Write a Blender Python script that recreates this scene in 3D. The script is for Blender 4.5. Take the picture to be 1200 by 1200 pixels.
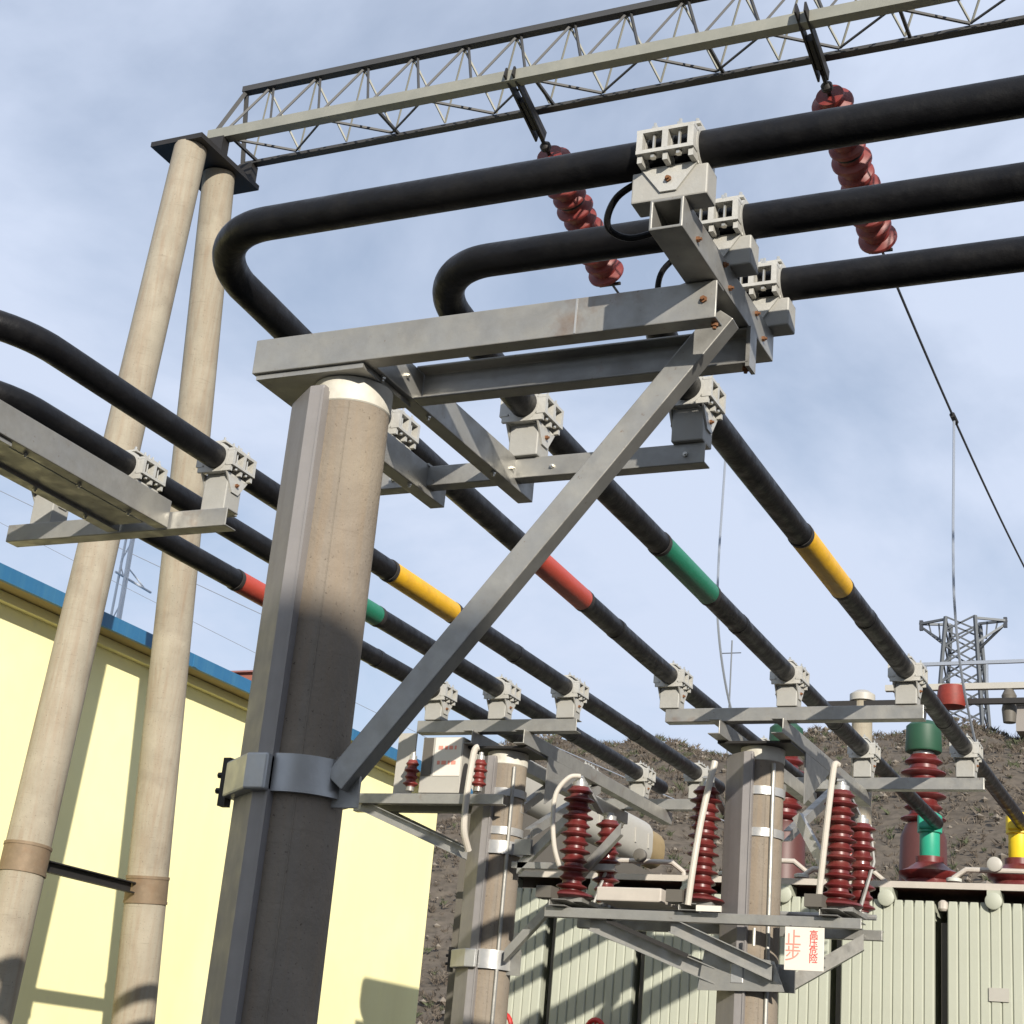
import bpy, math, random
from mathutils import Vector, Matrix

# ------------------------------------------------------------------ camera, sky, sun, exposure
scene = bpy.context.scene
for o in list(bpy.data.objects):
    bpy.data.objects.remove(o)
col = scene.collection
PI = math.pi
R = math.radians
random.seed(7)

cam_d = bpy.data.cameras.new('camera')
cam_d.sensor_width = 36.0
cam_d.lens = 36.0 * 1915.0 / 1200.0
cam_d.clip_start = 0.05
cam_d.clip_end = 3000.0
cam = bpy.data.objects.new('camera', cam_d)
col.objects.link(cam)
rot = Matrix(((0.905015, 0.067223, 0.420035),
              (0.416029, -0.345776, -0.841046),
              (0.088700, 0.935906, -0.340899)))
cam.matrix_world = Matrix.Translation((0, 0, 1.6)) @ rot.to_4x4()
scene.camera = cam

SUN_EL = R(20.0)
SUN_AZ = math.atan2(0.63, -0.777)          # clockwise from +Y
sun_dir = Vector((math.sin(SUN_AZ) * math.cos(SUN_EL), math.cos(SUN_AZ) * math.cos(SUN_EL), math.sin(SUN_EL)))

world = bpy.data.worlds.new('World')
scene.world = world
world.use_nodes = True
nt = world.node_tree
nt.nodes.clear()
def wn(t, **kw):
    n = nt.nodes.new(t)
    for k, v in kw.items():
        setattr(n, k, v)
    return n
sky = wn('ShaderNodeTexSky', sky_type='NISHITA', sun_disc=False)
sky.sun_elevation = SUN_EL
sky.sun_rotation = SUN_AZ
sky.air_density = 1.0
sky.dust_density = 0.6
sky.ozone_density = 1.6
tc = wn('ShaderNodeTexCoord')
sep = wn('ShaderNodeSeparateXYZ')
nt.links.new(tc.outputs['Generated'], sep.inputs[0])
addz = wn('ShaderNodeMath', operation='ADD'); addz.inputs[1].default_value = 0.32
nt.links.new(sep.outputs['Z'], addz.inputs[0])
mx = wn('ShaderNodeMath', operation='MAXIMUM'); mx.inputs[1].default_value = 0.08
nt.links.new(addz.outputs[0], mx.inputs[0])
dv = wn('ShaderNodeVectorMath', operation='DIVIDE')
cmb = wn('ShaderNodeCombineXYZ')
for i in range(3):
    nt.links.new(mx.outputs[0], cmb.inputs[i])
nt.links.new(tc.outputs['Generated'], dv.inputs[0])
nt.links.new(cmb.outputs[0], dv.inputs[1])
nz = wn('ShaderNodeTexNoise'); nz.inputs['Scale'].default_value = 1.7
nz.inputs['Detail'].default_value = 7.0; nz.inputs['Roughness'].default_value = 0.55
nz.inputs['Distortion'].default_value = 0.35
mp = wn('ShaderNodeMapping'); mp.inputs['Location'].default_value = (1.25, 2.3, 0.6); mp.inputs['Scale'].default_value = (1.15, 1.1, 1.0)
nt.links.new(dv.outputs[0], mp.inputs[0]); nt.links.new(mp.outputs[0], nz.inputs['Vector'])
rmp = wn('ShaderNodeValToRGB')
rmp.color_ramp.elements[0].position = 0.34; rmp.color_ramp.elements[0].color = (0.48, 0.48, 0.48, 1)
rmp.color_ramp.elements[1].position = 0.55; rmp.color_ramp.elements[1].color = (1.0, 1.0, 1.0, 1)
nt.links.new(nz.outputs['Fac'], rmp.inputs[0])
CLOUD = (5.7, 6.45, 8.0, 1)
mix = wn('ShaderNodeMix', data_type='RGBA')
nt.links.new(rmp.outputs[0], mix.inputs['Factor'])
mul = wn('ShaderNodeMix', data_type='RGBA', blend_type='MULTIPLY')
mul.inputs['Factor'].default_value = 1.0
mul.inputs[7].default_value = (1.0, 1.0, 1.0, 1)
nt.links.new(sky.outputs[0], mul.inputs[6])
nt.links.new(mul.outputs[2], mix.inputs[6])
mix.inputs[7].default_value = CLOUD
bg = wn('ShaderNodeBackground'); bg.inputs['Strength'].default_value = 0.090
nt.links.new(mix.outputs[2], bg.inputs['Color'])
wo = wn('ShaderNodeOutputWorld')
nt.links.new(bg.outputs[0], wo.inputs['Surface'])

sun_d = bpy.data.lights.new('sun', 'SUN')
sun_d.energy = 5.0
sun_d.angle = R(0.55)
sun_d.color = (1.0, 0.93, 0.82)
sun = bpy.data.objects.new('sun', sun_d)
col.objects.link(sun)
sun.rotation_euler = sun_dir.to_track_quat('Z', 'Y').to_euler()
sun.location = (20, -20, 30)

scene.view_settings.view_transform = 'Standard'
scene.view_settings.look = 'None'
scene.view_settings.exposure = 0.38
scene.view_settings.gamma = 1.0
scene.view_settings.use_curve_mapping = False

# ------------------------------------------------------------------ materials
MATS = {}
def mat(name, color, rough=0.6, metal=0.0, var=0.0, var_scale=6.0, streak=None, bump=0.0, bump_scale=60.0,
        spec=0.5, dirt=None, dirt_scale=3.0, dirt_amt=0.4, coat=0.0, rough_var=0.0, rust=False, pits=False, stain=False):
    """procedural material: base colour broken up by noise, optional stretched streaks, dirt tint and fine bump"""
    m = bpy.data.materials.new(name); m.use_nodes = True
    t = m.node_tree; b = t.nodes['Principled BSDF']
    b.inputs['Roughness'].default_value = rough
    b.inputs['Metallic'].default_value = metal
    b.inputs['Specular IOR Level'].default_value = spec
    b.inputs['Coat Weight'].default_value = coat
    c = t.nodes.new('ShaderNodeTexCoord'); geo = c.outputs['Object']
    cur = None
    rgb = t.nodes.new('ShaderNodeRGB'); rgb.outputs[0].default_value = (*color, 1); cur = rgb.outputs[0]
    def noise(scale, stretch=(1, 1, 1), detail=5):
        mpn = t.nodes.new('ShaderNodeMapping'); mpn.inputs['Scale'].default_value = stretch
        t.links.new(geo, mpn.inputs[0])
        n = t.nodes.new('ShaderNodeTexNoise'); n.inputs['Scale'].default_value = scale; n.inputs['Detail'].default_value = detail
        n.inputs['Roughness'].default_value = 0.6
        t.links.new(mpn.outputs[0], n.inputs['Vector'])
        return n.outputs['Fac']
    def blend(fac_socket, lo, hi, colr, amt, mode='MIX'):
        nonlocal cur
        rp = t.nodes.new('ShaderNodeMapRange'); rp.inputs[1].default_value = lo; rp.inputs[2].default_value = hi
        rp.inputs[3].default_value = 0.0; rp.inputs[4].default_value = amt
        t.links.new(fac_socket, rp.inputs[0])
        mxn = t.nodes.new('ShaderNodeMix'); mxn.data_type = 'RGBA'; mxn.blend_type = mode
        t.links.new(rp.outputs[0], mxn.inputs['Factor']); t.links.new(cur, mxn.inputs[6]); mxn.inputs[7].default_value = (*colr, 1)
        cur = mxn.outputs[2]
    if var:
        blend(noise(var_scale), 0.35, 0.7, tuple(x * 0.55 for x in color), var)
        blend(noise(var_scale * 2.7), 0.5, 0.75, tuple(min(1, x * 1.35) for x in color), var)
    if streak:
        blend(noise(9.0, streak[1]), 0.45, 0.72, streak[0], streak[2])
    if dirt:
        blend(noise(dirt_scale), 0.48, 0.75, dirt, dirt_amt)
    if rust:
        blend(noise(3.1, detail=8), 0.62, 0.74, (0.16, 0.085, 0.045), 0.55)
        blend(noise(38.0), 0.66, 0.74, (0.14, 0.07, 0.035), 0.6)
    if stain:
        blend(noise(0.9, (1, 1.0, 0.12), 8), 0.56, 0.74, (0.66, 0.58, 0.33), 0.32)
        blend(noise(3.0, detail=8), 0.60, 0.70, (0.78, 0.72, 0.44), 0.35)
    if pits:
        blend(noise(1.3, detail=8), 0.55, 0.70, (0.13, 0.10, 0.075), 0.45)
        blend(noise(70.0), 0.63, 0.70, (0.07, 0.055, 0.04), 0.75)
        blend(noise(5.0, (1, 1, 14)), 0.60, 0.72, (0.14, 0.11, 0.08), 0.35)
    t.links.new(cur, b.inputs['Base Color'])
    if rough_var:
        rr = t.nodes.new('ShaderNodeMapRange'); rr.inputs[1].default_value = 0.3; rr.inputs[2].default_value = 0.7
        rr.inputs[3].default_value = max(0.05, rough - rough_var); rr.inputs[4].default_value = min(1, rough + rough_var)
        t.links.new(noise(11.0), rr.inputs[0]); t.links.new(rr.outputs[0], b.inputs['Roughness'])
    if bump:
        bp = t.nodes.new('ShaderNodeBump'); bp.inputs['Strength'].default_value = bump; bp.inputs['Distance'].default_value = 0.01
        t.links.new(noise(bump_scale), bp.inputs['Height']); t.links.new(bp.outputs[0], b.inputs['Normal'])
    MATS[name] = m
    return m

VS = (1, 1, 0.06)      # vertical streaks
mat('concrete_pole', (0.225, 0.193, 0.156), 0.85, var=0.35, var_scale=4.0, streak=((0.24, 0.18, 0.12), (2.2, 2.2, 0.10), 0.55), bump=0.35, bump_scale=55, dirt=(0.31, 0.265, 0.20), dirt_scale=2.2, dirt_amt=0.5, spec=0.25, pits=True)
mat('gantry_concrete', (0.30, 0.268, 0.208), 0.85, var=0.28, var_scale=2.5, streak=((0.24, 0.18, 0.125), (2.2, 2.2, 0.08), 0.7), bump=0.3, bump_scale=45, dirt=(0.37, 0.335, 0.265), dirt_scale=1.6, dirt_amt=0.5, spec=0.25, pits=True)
mat('joint_ring', (0.21, 0.155, 0.10), 0.7, 0.3, var=0.4, var_scale=9, dirt=(0.18, 0.10, 0.05), dirt_scale=7, dirt_amt=0.5)
mat('galvanised', (0.31, 0.305, 0.285), 0.44, 0.5, var=0.22, var_scale=7, streak=((0.21, 0.20, 0.18), (1.2, 1.2, 1.2), 0.35), bump=0.10, bump_scale=40, dirt=(0.38, 0.37, 0.33), dirt_scale=5, dirt_amt=0.55, rough_var=0.14, rust=True)
mat('galvanised_bright', (0.42, 0.42, 0.41), 0.38, 0.5, var=0.15, var_scale=12, bump=0.08, bump_scale=60, rough_var=0.1)
mat('channel_steel', (0.26, 0.245, 0.24), 0.55, 0.15, var=0.2, var_scale=3, streak=((0.18, 0.165, 0.155), VS, 0.5), bump=0.06, bump_scale=30, rough_var=0.1)
mat('white_cap', (0.58, 0.56, 0.49), 0.6, 0.0, var=0.2, var_scale=10, dirt=(0.34, 0.29, 0.21), dirt_scale=8, dirt_amt=0.6)
mat('cast_aluminium', (0.50, 0.49, 0.45), 0.45, 0.25, var=0.16, var_scale=18, bump=0.15, bump_scale=90, dirt=(0.30, 0.28, 0.24), dirt_scale=16, dirt_amt=0.35, rough_var=0.12)
mat('block_grey', (0.35, 0.345, 0.32), 0.6, 0.15, var=0.15, var_scale=10, bump=0.12, bump_scale=60, dirt=(0.34, 0.32, 0.28), dirt_scale=9, dirt_amt=0.4)
mat('bolt_steel', (0.60, 0.58, 0.52), 0.35, 0.8)
mat('rust_bolt', (0.20, 0.09, 0.04), 0.75, 0.3, var=0.3, var_scale=30)
mat('black_sleeve', (0.006, 0.006, 0.007), 0.46, 0.0, var=0.25, var_scale=5, bump=0.45, bump_scale=14, dirt=(0.016, 0.015, 0.015), dirt_scale=6, dirt_amt=0.6, rough_var=0.16, spec=0.22)
mat('tape', (0.022, 0.02, 0.02), 0.7, var=0.4, var_scale=20, dirt=(0.06, 0.05, 0.035), dirt_scale=18, dirt_amt=0.6)
mat('phase_yellow', (0.72, 0.40, 0.012), 0.5, bump=0.4, bump_scale=14, var=0.12, var_scale=8, dirt=(0.40, 0.22, 0.03), dirt_scale=7, dirt_amt=0.55)
mat('phase_green', (0.008, 0.165, 0.09), 0.5, bump=0.4, bump_scale=14, var=0.15, var_scale=8)
mat('phase_red', (0.42, 0.055, 0.032), 0.5, bump=0.4, bump_scale=14, var=0.15, var_scale=8)
mat('teal_sleeve', (0.02, 0.30, 0.19), 0.45, var=0.12, var_scale=8)
mat('bright_yellow', (0.72, 0.52, 0.015), 0.45, var=0.1, var_scale=8)
mat('red_polymer', (0.16, 0.020, 0.016), 0.48, var=0.3, var_scale=9, dirt=(0.22, 0.075, 0.055), dirt_scale=7, dirt_amt=0.5)
mat('red_porcelain', (0.105, 0.013, 0.012), 0.40, var=0.22, var_scale=9, dirt=(0.20, 0.07, 0.055), dirt_scale=9, dirt_amt=0.55, coat=0.08)
mat('dark_iron', (0.03, 0.028, 0.027), 0.6, 0.4, var=0.3, var_scale=15)
mat('truss_paint', (0.24, 0.24, 0.205), 0.6, 0.2, var=0.25, var_scale=3, dirt=(0.32, 0.31, 0.26), dirt_scale=2, dirt_amt=0.5)
mat('truss_dark', (0.06, 0.06, 0.06), 0.6, 0.3, var=0.25, var_scale=3)
mat('wall_yellow', (0.90, 0.84, 0.45), 0.9, var=0.05, var_scale=0.7, streak=((0.82, 0.74, 0.40), (1.6, 1.6, 0.05), 0.16), bump=0.15, bump_scale=70, spec=0.2, dirt=(0.92, 0.88, 0.56), dirt_scale=0.6, dirt_amt=0.5, stain=True)
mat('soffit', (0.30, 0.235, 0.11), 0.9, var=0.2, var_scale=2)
mat('fascia_blue', (0.022, 0.125, 0.26), 0.5, var=0.18, var_scale=3, streak=((0.06, 0.19, 0.29), VS, 0.4))
mat('radiator_paint', (0.37, 0.385, 0.315), 0.55, var=0.10, var_scale=2.5, streak=((0.33, 0.34, 0.25), VS, 0.35), dirt=(0.40, 0.405, 0.33), dirt_scale=2, dirt_amt=0.4, bump=0.05)
mat('tank_paint', (0.46, 0.47, 0.42), 0.55, var=0.14, var_scale=2.5, streak=((0.36, 0.35, 0.30), VS, 0.35))
mat('header_paint', (0.44, 0.40, 0.35), 0.6, var=0.18, var_scale=6)
mat('flange_red', (0.075, 0.022, 0.018), 0.5, var=0.25, var_scale=8)
mat('wheel_red', (0.42, 0.02, 0.018), 0.4, var=0.12, var_scale=12)
mat('white_lead', (0.48, 0.445, 0.385), 0.5, var=0.12, var_scale=14, dirt=(0.5, 0.42, 0.32), dirt_scale=10, dirt_amt=0.3)
mat('sign_white', (0.66, 0.63, 0.56), 0.45, var=0.06, var_scale=10, dirt=(0.72, 0.55, 0.46), dirt_scale=5, dirt_amt=0.35)
mat('sign_red', (0.62, 0.05, 0.035), 0.5, var=0.1, var_scale=20)
mat('sign_pale_red', (0.72, 0.26, 0.20), 0.5, var=0.1, var_scale=20)
mat('cabinet_white', (0.38, 0.365, 0.325), 0.5, var=0.1, var_scale=5)
mat('cabinet_dark', (0.10, 0.09, 0.075), 0.6, var=0.1, var_scale=5)
mat('wire_dark', (0.06, 0.065, 0.075), 0.5, 0.5)
mat('wire_pale', (0.30, 0.33, 0.38), 0.5, 0.5)
mat('mast_white', (0.62, 0.63, 0.64), 0.5, 0.2)
mat('pylon_steel', (0.10, 0.11, 0.12), 0.6, 0.4)
mat('gravel', (0.062, 0.058, 0.053), 0.95, var=0.4, var_scale=1.5, bump=0.6, bump_scale=30, dirt=(0.085, 0.08, 0.072), dirt_scale=20, dirt_amt=0.5)
mat('hill_soil', (0.115, 0.098, 0.080), 0.95, var=0.5, var_scale=0.5, streak=((0.06, 0.052, 0.042), (.35, .35, .35), 0.8), dirt=(0.15, 0.125, 0.095), dirt_scale=1.6, dirt_amt=0.8, bump=1.0, bump_scale=3.0, spec=0.1)
mat('scrub', (0.105, 0.087, 0.070), 0.95, var=0.35, var_scale=0.25, dirt=(0.25, 0.22, 0.185), dirt_scale=0.5, dirt_amt=0.6, spec=0.1)
mat('scrub_green', (0.075, 0.085, 0.05), 0.95, var=0.35, var_scale=0.25, spec=0.1)
mat('rock', (0.19, 0.165, 0.135), 0.9, var=0.35, var_scale=1.2, bump=0.5, bump_scale=6, spec=0.2)
mat('brick_red', (0.24, 0.085, 0.06), 0.85, var=0.2, var_scale=0.5)
mat('far_wall', (0.24, 0.22, 0.20), 0.9, var=0.12, var_scale=0.3)
mat('window_glass', (0.05, 0.065, 0.08), 0.12, spec=0.7)
mat('roof_grey', (0.20, 0.22, 0.25), 0.7, var=0.15, var_scale=0.4)
mat('equipment_red', (0.20, 0.022, 0.012), 0.6, var=0.5, var_scale=9)
mat('ochre', (0.27, 0.20, 0.10), 0.7, var=0.3, var_scale=4)
mat('cap_green', (0.014, 0.065, 0.034), 0.55, var=0.2, var_scale=6)
mat('plaster', (0.55, 0.52, 0.46), 0.9, var=0.1, var_scale=0.6)

# ------------------------------------------------------------------ mesh helpers
class MB:
    def __init__(self):
        self.v = []; self.f = []
    def add(self, vs, fs):
        n = len(self.v)
        self.v += [tuple(p) for p in vs]; self.f += [tuple(i + n for i in q) for q in fs]
        return self
    def box(self, x0, x1, y0, y1, z0, z1):
        return self.add([(x0, y0, z0), (x1, y0, z0), (x1, y1, z0), (x0, y1, z0), (x0, y0, z1), (x1, y0, z1), (x1, y1, z1), (x0, y1, z1)],
                        [(0, 3, 2, 1), (4, 5, 6, 7), (0, 1, 5, 4), (1, 2, 6, 5), (2, 3, 7, 6), (3, 0, 4, 7)])
    def bar(self, p0, p1, w, h, up=(0, 0, 1)):
        p0 = Vector(p0); p1 = Vector(p1); d = (p1 - p0).normalized(); u = Vector(up)
        s = d.cross(u)
        if s.length < 1e-4: s = d.cross(Vector((1, 0, 0)))
        s.normalize(); u = s.cross(d).normalized()
        vs = []
        for p in (p0, p1):
            for a, b in ((-1, -1), (1, -1), (1, 1), (-1, 1)):
                vs.append(p + s * (a * w / 2) + u * (b * h / 2))
        return self.add(vs, [(0, 1, 2, 3), (7, 6, 5, 4), (0, 4, 5, 1), (1, 5, 6, 2), (2, 6, 7, 3), (3, 7, 4, 0)])
    def hollow(self, p0, p1, w, h, t, up=(0, 0, 1)):
        """hollow rectangular section with open ends"""
        p0 = Vector(p0); p1 = Vector(p1); d = (p1 - p0).normalized(); u = Vector(up)
        s = d.cross(u).normalized(); u = s.cross(d).normalized()
        vs = []
        for p in (p0, p1):
            for k in (0, t):
                for a, b in ((-1, -1), (1, -1), (1, 1), (-1, 1)):
                    vs.append(p + s * (a * (w / 2 - k)) + u * (b * (h / 2 - k)))
        fs = []
        for i in range(4):
            j = (i + 1) % 4
            fs += [(i, 8 + i, 8 + j, j), (4 + i, 4 + j, 12 + j, 12 + i), (i, j, 4 + j, 4 + i), (8 + i, 12 + i, 12 + j, 8 + j)]
        return self.add(vs, fs)
    def channel(self, p0, p1, w, h, t, side=1, up=(0, 0, 1)):
        """C-section: web on one side, two flanges"""
        p0 = Vector(p0); p1 = Vector(p1); d = (p1 - p0).normalized(); u = Vector(up)
        s = d.cross(u).normalized() * side; u = Vector(u)
        prof = [(-w / 2, -h / 2), (w / 2, -h / 2), (w / 2, -h / 2 + t), (-w / 2 + t, -h / 2 + t), (-w / 2 + t, h / 2 - t), (w / 2, h / 2 - t), (w / 2, h / 2), (-w / 2, h / 2)]
        vs = [p + s * a + u * b for p in (p0, p1) for a, b in prof]
        fs = [(i, (i + 1) % 8, 8 + (i + 1) % 8, 8 + i) for i in range(8)]
        for o in (0, 8):
            for q in ((0, 1, 2, 3), (0, 3, 4, 7), (4, 5, 6, 7)):
                fs.append(tuple(o + i for i in q))
        return self.add(vs, fs)
    def tube(self, pts, r, n=12, caps=True, radii=None):
        pts = [Vector(p) for p in pts]; m = len(pts); base = len(self.v)
        d0 = (pts[1] - pts[0]).normalized()
        s = d0.cross(Vector((0, 0, 1)))
        if s.length < 1e-3: s = d0.cross(Vector((1, 0, 0)))
        s.normalize()
        for i, p in enumerate(pts):
            if i == 0: d = pts[1] - pts[0]
            elif i == m - 1: d = pts[-1] - pts[-2]
            else: d = (pts[i + 1] - pts[i]).normalized() + (pts[i] - pts[i - 1]).normalized()
            d.normalize()
            s = (s - d * s.dot(d)).normalized(); u = s.cross(d)
            rr = radii[i] if radii else r
            for k in range(n):
                a = 2 * PI * k / n
                self.v.append(tuple(p + s * (rr * math.cos(a)) + u * (rr * math.sin(a))))
        for i in range(m - 1):
            for k in range(n):
                a = base + i * n + k; b = base + i * n + (k + 1) % n
                self.f.append((a, b, b + n, a + n))
        if caps:
            self.f.append(tuple(base + k for k in reversed(range(n))))
            self.f.append(tuple(base + (m - 1) * n + k for k in range(n)))
        return self
    def lathe(self, prof, base, axis=(0, 0, 1), n=20):
        """prof: (radius, height along axis)"""
        ax = Vector(axis).normalized(); b = Vector(base)
        s = ax.cross(Vector((0, 1, 0)))
        if s.length < 1e-3: s = ax.cross(Vector((1, 0, 0)))
        s.normalize(); u = ax.cross(s); st = len(self.v)
        for r, h in prof:
            for k in range(n):
                a = 2 * PI * k / n
                self.v.append(tuple(b + ax * h + s * (r * math.cos(a)) + u * (r * math.sin(a))))
        for i in range(len(prof) - 1):
            for k in range(n):
                a = st + i * n + k; c = st + i * n + (k + 1) % n
                self.f.append((a, c, c + n, a + n))
        self.f.append(tuple(st + k for k in reversed(range(n))))
        self.f.append(tuple(st + (len(prof) - 1) * n + k for k in range(n)))
        return self
    def prism(self, poly, z0, z1):
        n = len(poly)
        vs = [(x, y, z0) for x, y in poly] + [(x, y, z1) for x, y in poly]
        fs = [tuple(reversed(range(n))), tuple(range(n, 2 * n))] + [(i, (i + 1) % n, n + (i + 1) % n, n + i) for i in range(n)]
        return self.add(vs, fs)
    def sideprism(self, poly, y0, y1):
        """polygon in x,z pushed along y"""
        n = len(poly)
        vs = [(x, y0, z) for x, z in poly] + [(x, y1, z) for x, z in poly]
        fs = [tuple(range(n)), tuple(reversed(range(n, 2 * n)))] + [((i + 1) % n, i, n + i, n + (i + 1) % n) for i in range(n)]
        return self.add(vs, fs)
    def endprism(self, poly, x0, x1):
        """polygon in y,z pushed along x"""
        n = len(poly)
        vs = [(x0, y, z) for y, z in poly] + [(x1, y, z) for y, z in poly]
        fs = [tuple(reversed(range(n))), tuple(range(n, 2 * n))] + [(i, (i + 1) % n, n + (i + 1) % n, n + i) for i in range(n)]
        return self.add(vs, fs)
    def build(self, name, m, parent=None, smooth=35, bevel=0.0):
        org = Vector((0, 0, 0))
        if parent is not None:
            q = parent
            while q is not None:
                org += q.location; q = q.parent
        me = bpy.data.meshes.new(name)
        me.from_pydata([tuple(Vector(p) - org) for p in self.v], [], self.f)
        me.materials.append(MATS[m])
        import bmesh
        bm = bmesh.new(); bm.from_mesh(me)
        bmesh.ops.recalc_face_normals(bm, faces=bm.faces)
        bm.to_mesh(me); bm.free()
        if smooth:
            me.shade_smooth(); me.set_sharp_from_angle(angle=R(smooth))
        o = bpy.data.objects.new(name, me); col.objects.link(o)
        o.parent = parent
        if bevel:
            bv = o.modifiers.new('edge', 'BEVEL'); bv.width = bevel; bv.segments = 2; bv.limit_method = 'ANGLE'; bv.angle_limit = R(50)
        return o

def tag(o, label, cat, group=None):
    o['label'] = label; o['category'] = cat
    if group: o['group'] = group
    return o
def thing(name, loc, label, cat, group=None):
    o = bpy.data.objects.new(name, None); col.objects.link(o)
    o.location = loc; o.empty_display_size = 0.2
    return tag(o, label, cat, group)
def structure(o):
    o['kind'] = 'structure'; return o
def bolt(p, axis, r, h, parent, m='bolt_steel'):
    ax = Vector(axis)
    return MB().lathe([(r, -0.004), (r, h * 0.5), (r * 0.55, h * 0.5), (r * 0.55, h)], p, ax, 6).build('bolt', m, parent, smooth=0)

def cat_rom(pts, n=8):
    P = [Vector(p) for p in pts]; P = [2 * P[0] - P[1]] + P + [2 * P[-1] - P[-2]]; out = []
    for i in range(1, len(P) - 2):
        for k in range(n):
            u = k / n; a, b, c, d = P[i - 1], P[i], P[i + 1], P[i + 2]
            out.append(0.5 * ((2 * b) + (c - a) * u + (2 * a - 5 * b + 4 * c - d) * u * u + (3 * b - a - 3 * c + d) * u ** 3))
    out.append(P[-2])
    return out

# ------------------------------------------------------------------ ground and hillside
structure(MB().add([(-400, -60, 0), (400, -60, 0), (400, 420, 0), (-400, 420, 0)], [(0, 1, 2, 3)]).build('ground', 'gravel', smooth=0))

def sstep(a, b, x):
    t = max(0.0, min(1.0, (x - a) / (b - a))); return t * t * (3 - 2 * t)
def hill_h(x, y):
    top = 9.5 + 13.0 * sstep(-62, -36, x) + 0.5 * sstep(-24, -8, x)
    s = sstep(30, 88, y) * 0.55 + 0.45 * max(0, min(1, (y - 34) / 54.0))
    n = 0.55 * math.sin(x * 0.31 + 1.3 * math.sin(y * 0.17)) + 0.4 * math.sin(x * 0.77 + y * 0.23) + 0.25 * math.sin(x * 1.7 - y * 0.9)
    return -0.6 + top * s + n * s
hb = MB(); NX, NY = 150, 80
for j in range(NY + 1):
    for i in range(NX + 1):
        x = -190 + 320 * i / NX; y = 29 + 150 * (j / NY) ** 1.4
        hb.v.append((x, y, hill_h(x, y) + random.uniform(-0.12, 0.12)))
for j in range(NY):
    for i in range(NX):
        a = j * (NX + 1) + i
        hb.f.append((a, a + 1, a + NX + 2, a + NX + 1))
structure(hb.build('hillside', 'hill_soil'))

def scrub_mass(name, m, n, blades, hmin, hmax, label, seed):
    rnd = random.Random(seed); mb = MB()
    for _ in range(n):
        y = 33 + 57 * rnd.random() ** 0.8
        x = y * rnd.uniform(-0.60, -0.06)
        z = hill_h(x, y); h = rnd.uniform(hmin, hmax) * (0.6 + y / 90.0)
        for _ in range(blades):
            a = rnd.uniform(0, 2 * PI); sp = rnd.uniform(0.1, 0.85) * h
            bx = x + rnd.uniform(-.25, .25) * h; by = y + rnd.uniform(-.25, .25) * h
            tp = Vector((bx + sp * math.cos(a), by + sp * math.sin(a), z + h * rnd.uniform(0.35, 1.0)))
            w = rnd.uniform(0.02, 0.07) * h
            k = len(mb.v)
            mb.v += [(bx - w * math.sin(a), by + w * math.cos(a), z + rnd.uniform(-.1, .4) * h), (bx + w * math.sin(a), by - w * math.cos(a), z + rnd.uniform(-.1, .4) * h), tuple(tp)]
            mb.f.append((k, k + 1, k + 2))
    o = mb.build(name, m, smooth=0)
    o['kind'] = 'stuff'; o['label'] = label; o['category'] = 'scrub'
    return o
scrub_mass('dry_scrub', 'scrub', 12000, 11, 0.07, 0.30, 'bare brown winter scrub covering the hillside', 3)
scrub_mass('green_scrub', 'scrub_green', 1500, 12, 0.10, 0.34, 'dull green low bushes dotted over the hillside', 5)
rk = MB(); rnd = random.Random(11)
for _ in range(1500):
    y = rnd.uniform(32, 88); x = y * rnd.uniform(-0.6, -0.06); z = hill_h(x, y); s = rnd.uniform(0.04, 0.20)
    k = len(rk.v)
    for (a, b, c) in ((1, 0, 0), (-1, 0, 0), (0, 1, 0), (0, -1, 0), (0, 0, 1), (0, 0, -1)):
        rk.v.append((x + s * a * rnd.uniform(.7, 1.3), y + s * b * rnd.uniform(.7, 1.3), z + 0.15 + s * c * rnd.uniform(.5, .9)))
    for q in ((0, 2, 4), (2, 1, 4), (1, 3, 4), (3, 0, 4), (2, 0, 5), (1, 2, 5), (3, 1, 5), (0, 3, 5)):
        rk.f.append(tuple(k + i for i in q))
o = rk.build('loose_rocks', 'rock', smooth=0); o['kind'] = 'stuff'; o['label'] = 'pale loose rocks scattered over the hillside'; o['category'] = 'rocks'

# ------------------------------------------------------------------ yellow building on the left
WX = -12.3
bld = thing('control_building', (-16.0, 8.0, 0), 'pale yellow rendered building with blue roof edge behind the paired gantry poles', 'building')
MB().box(-26.0, WX, -4.0, 23.0, 0, 6.24).build('wall', 'wall_yellow', bld, smooth=0)
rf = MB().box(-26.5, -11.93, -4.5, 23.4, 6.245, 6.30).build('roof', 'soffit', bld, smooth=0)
MB().box(-11.93, -11.88, -4.5, 23.4, 6.225, 6.385).build('fascia', 'fascia_blue', rf, smooth=0)
MB().box(-26.48, -11.932, -4.48, 23.38, 6.302, 6.34).build('roof_sheet', 'fascia_blue', rf, smooth=0)
for yy in range(-3, 23, 2):
    MB().box(-11.8798, -11.868, yy + 0.6, yy + 0.68, 6.23, 6.38).build('fascia_joint', 'fascia_blue', rf, smooth=0)
MB().box(WX + .002, -12.20, -3.5, 22.9, 6.14, 6.238).build('cornice', 'wall_yellow', bld, smooth=0)

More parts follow.
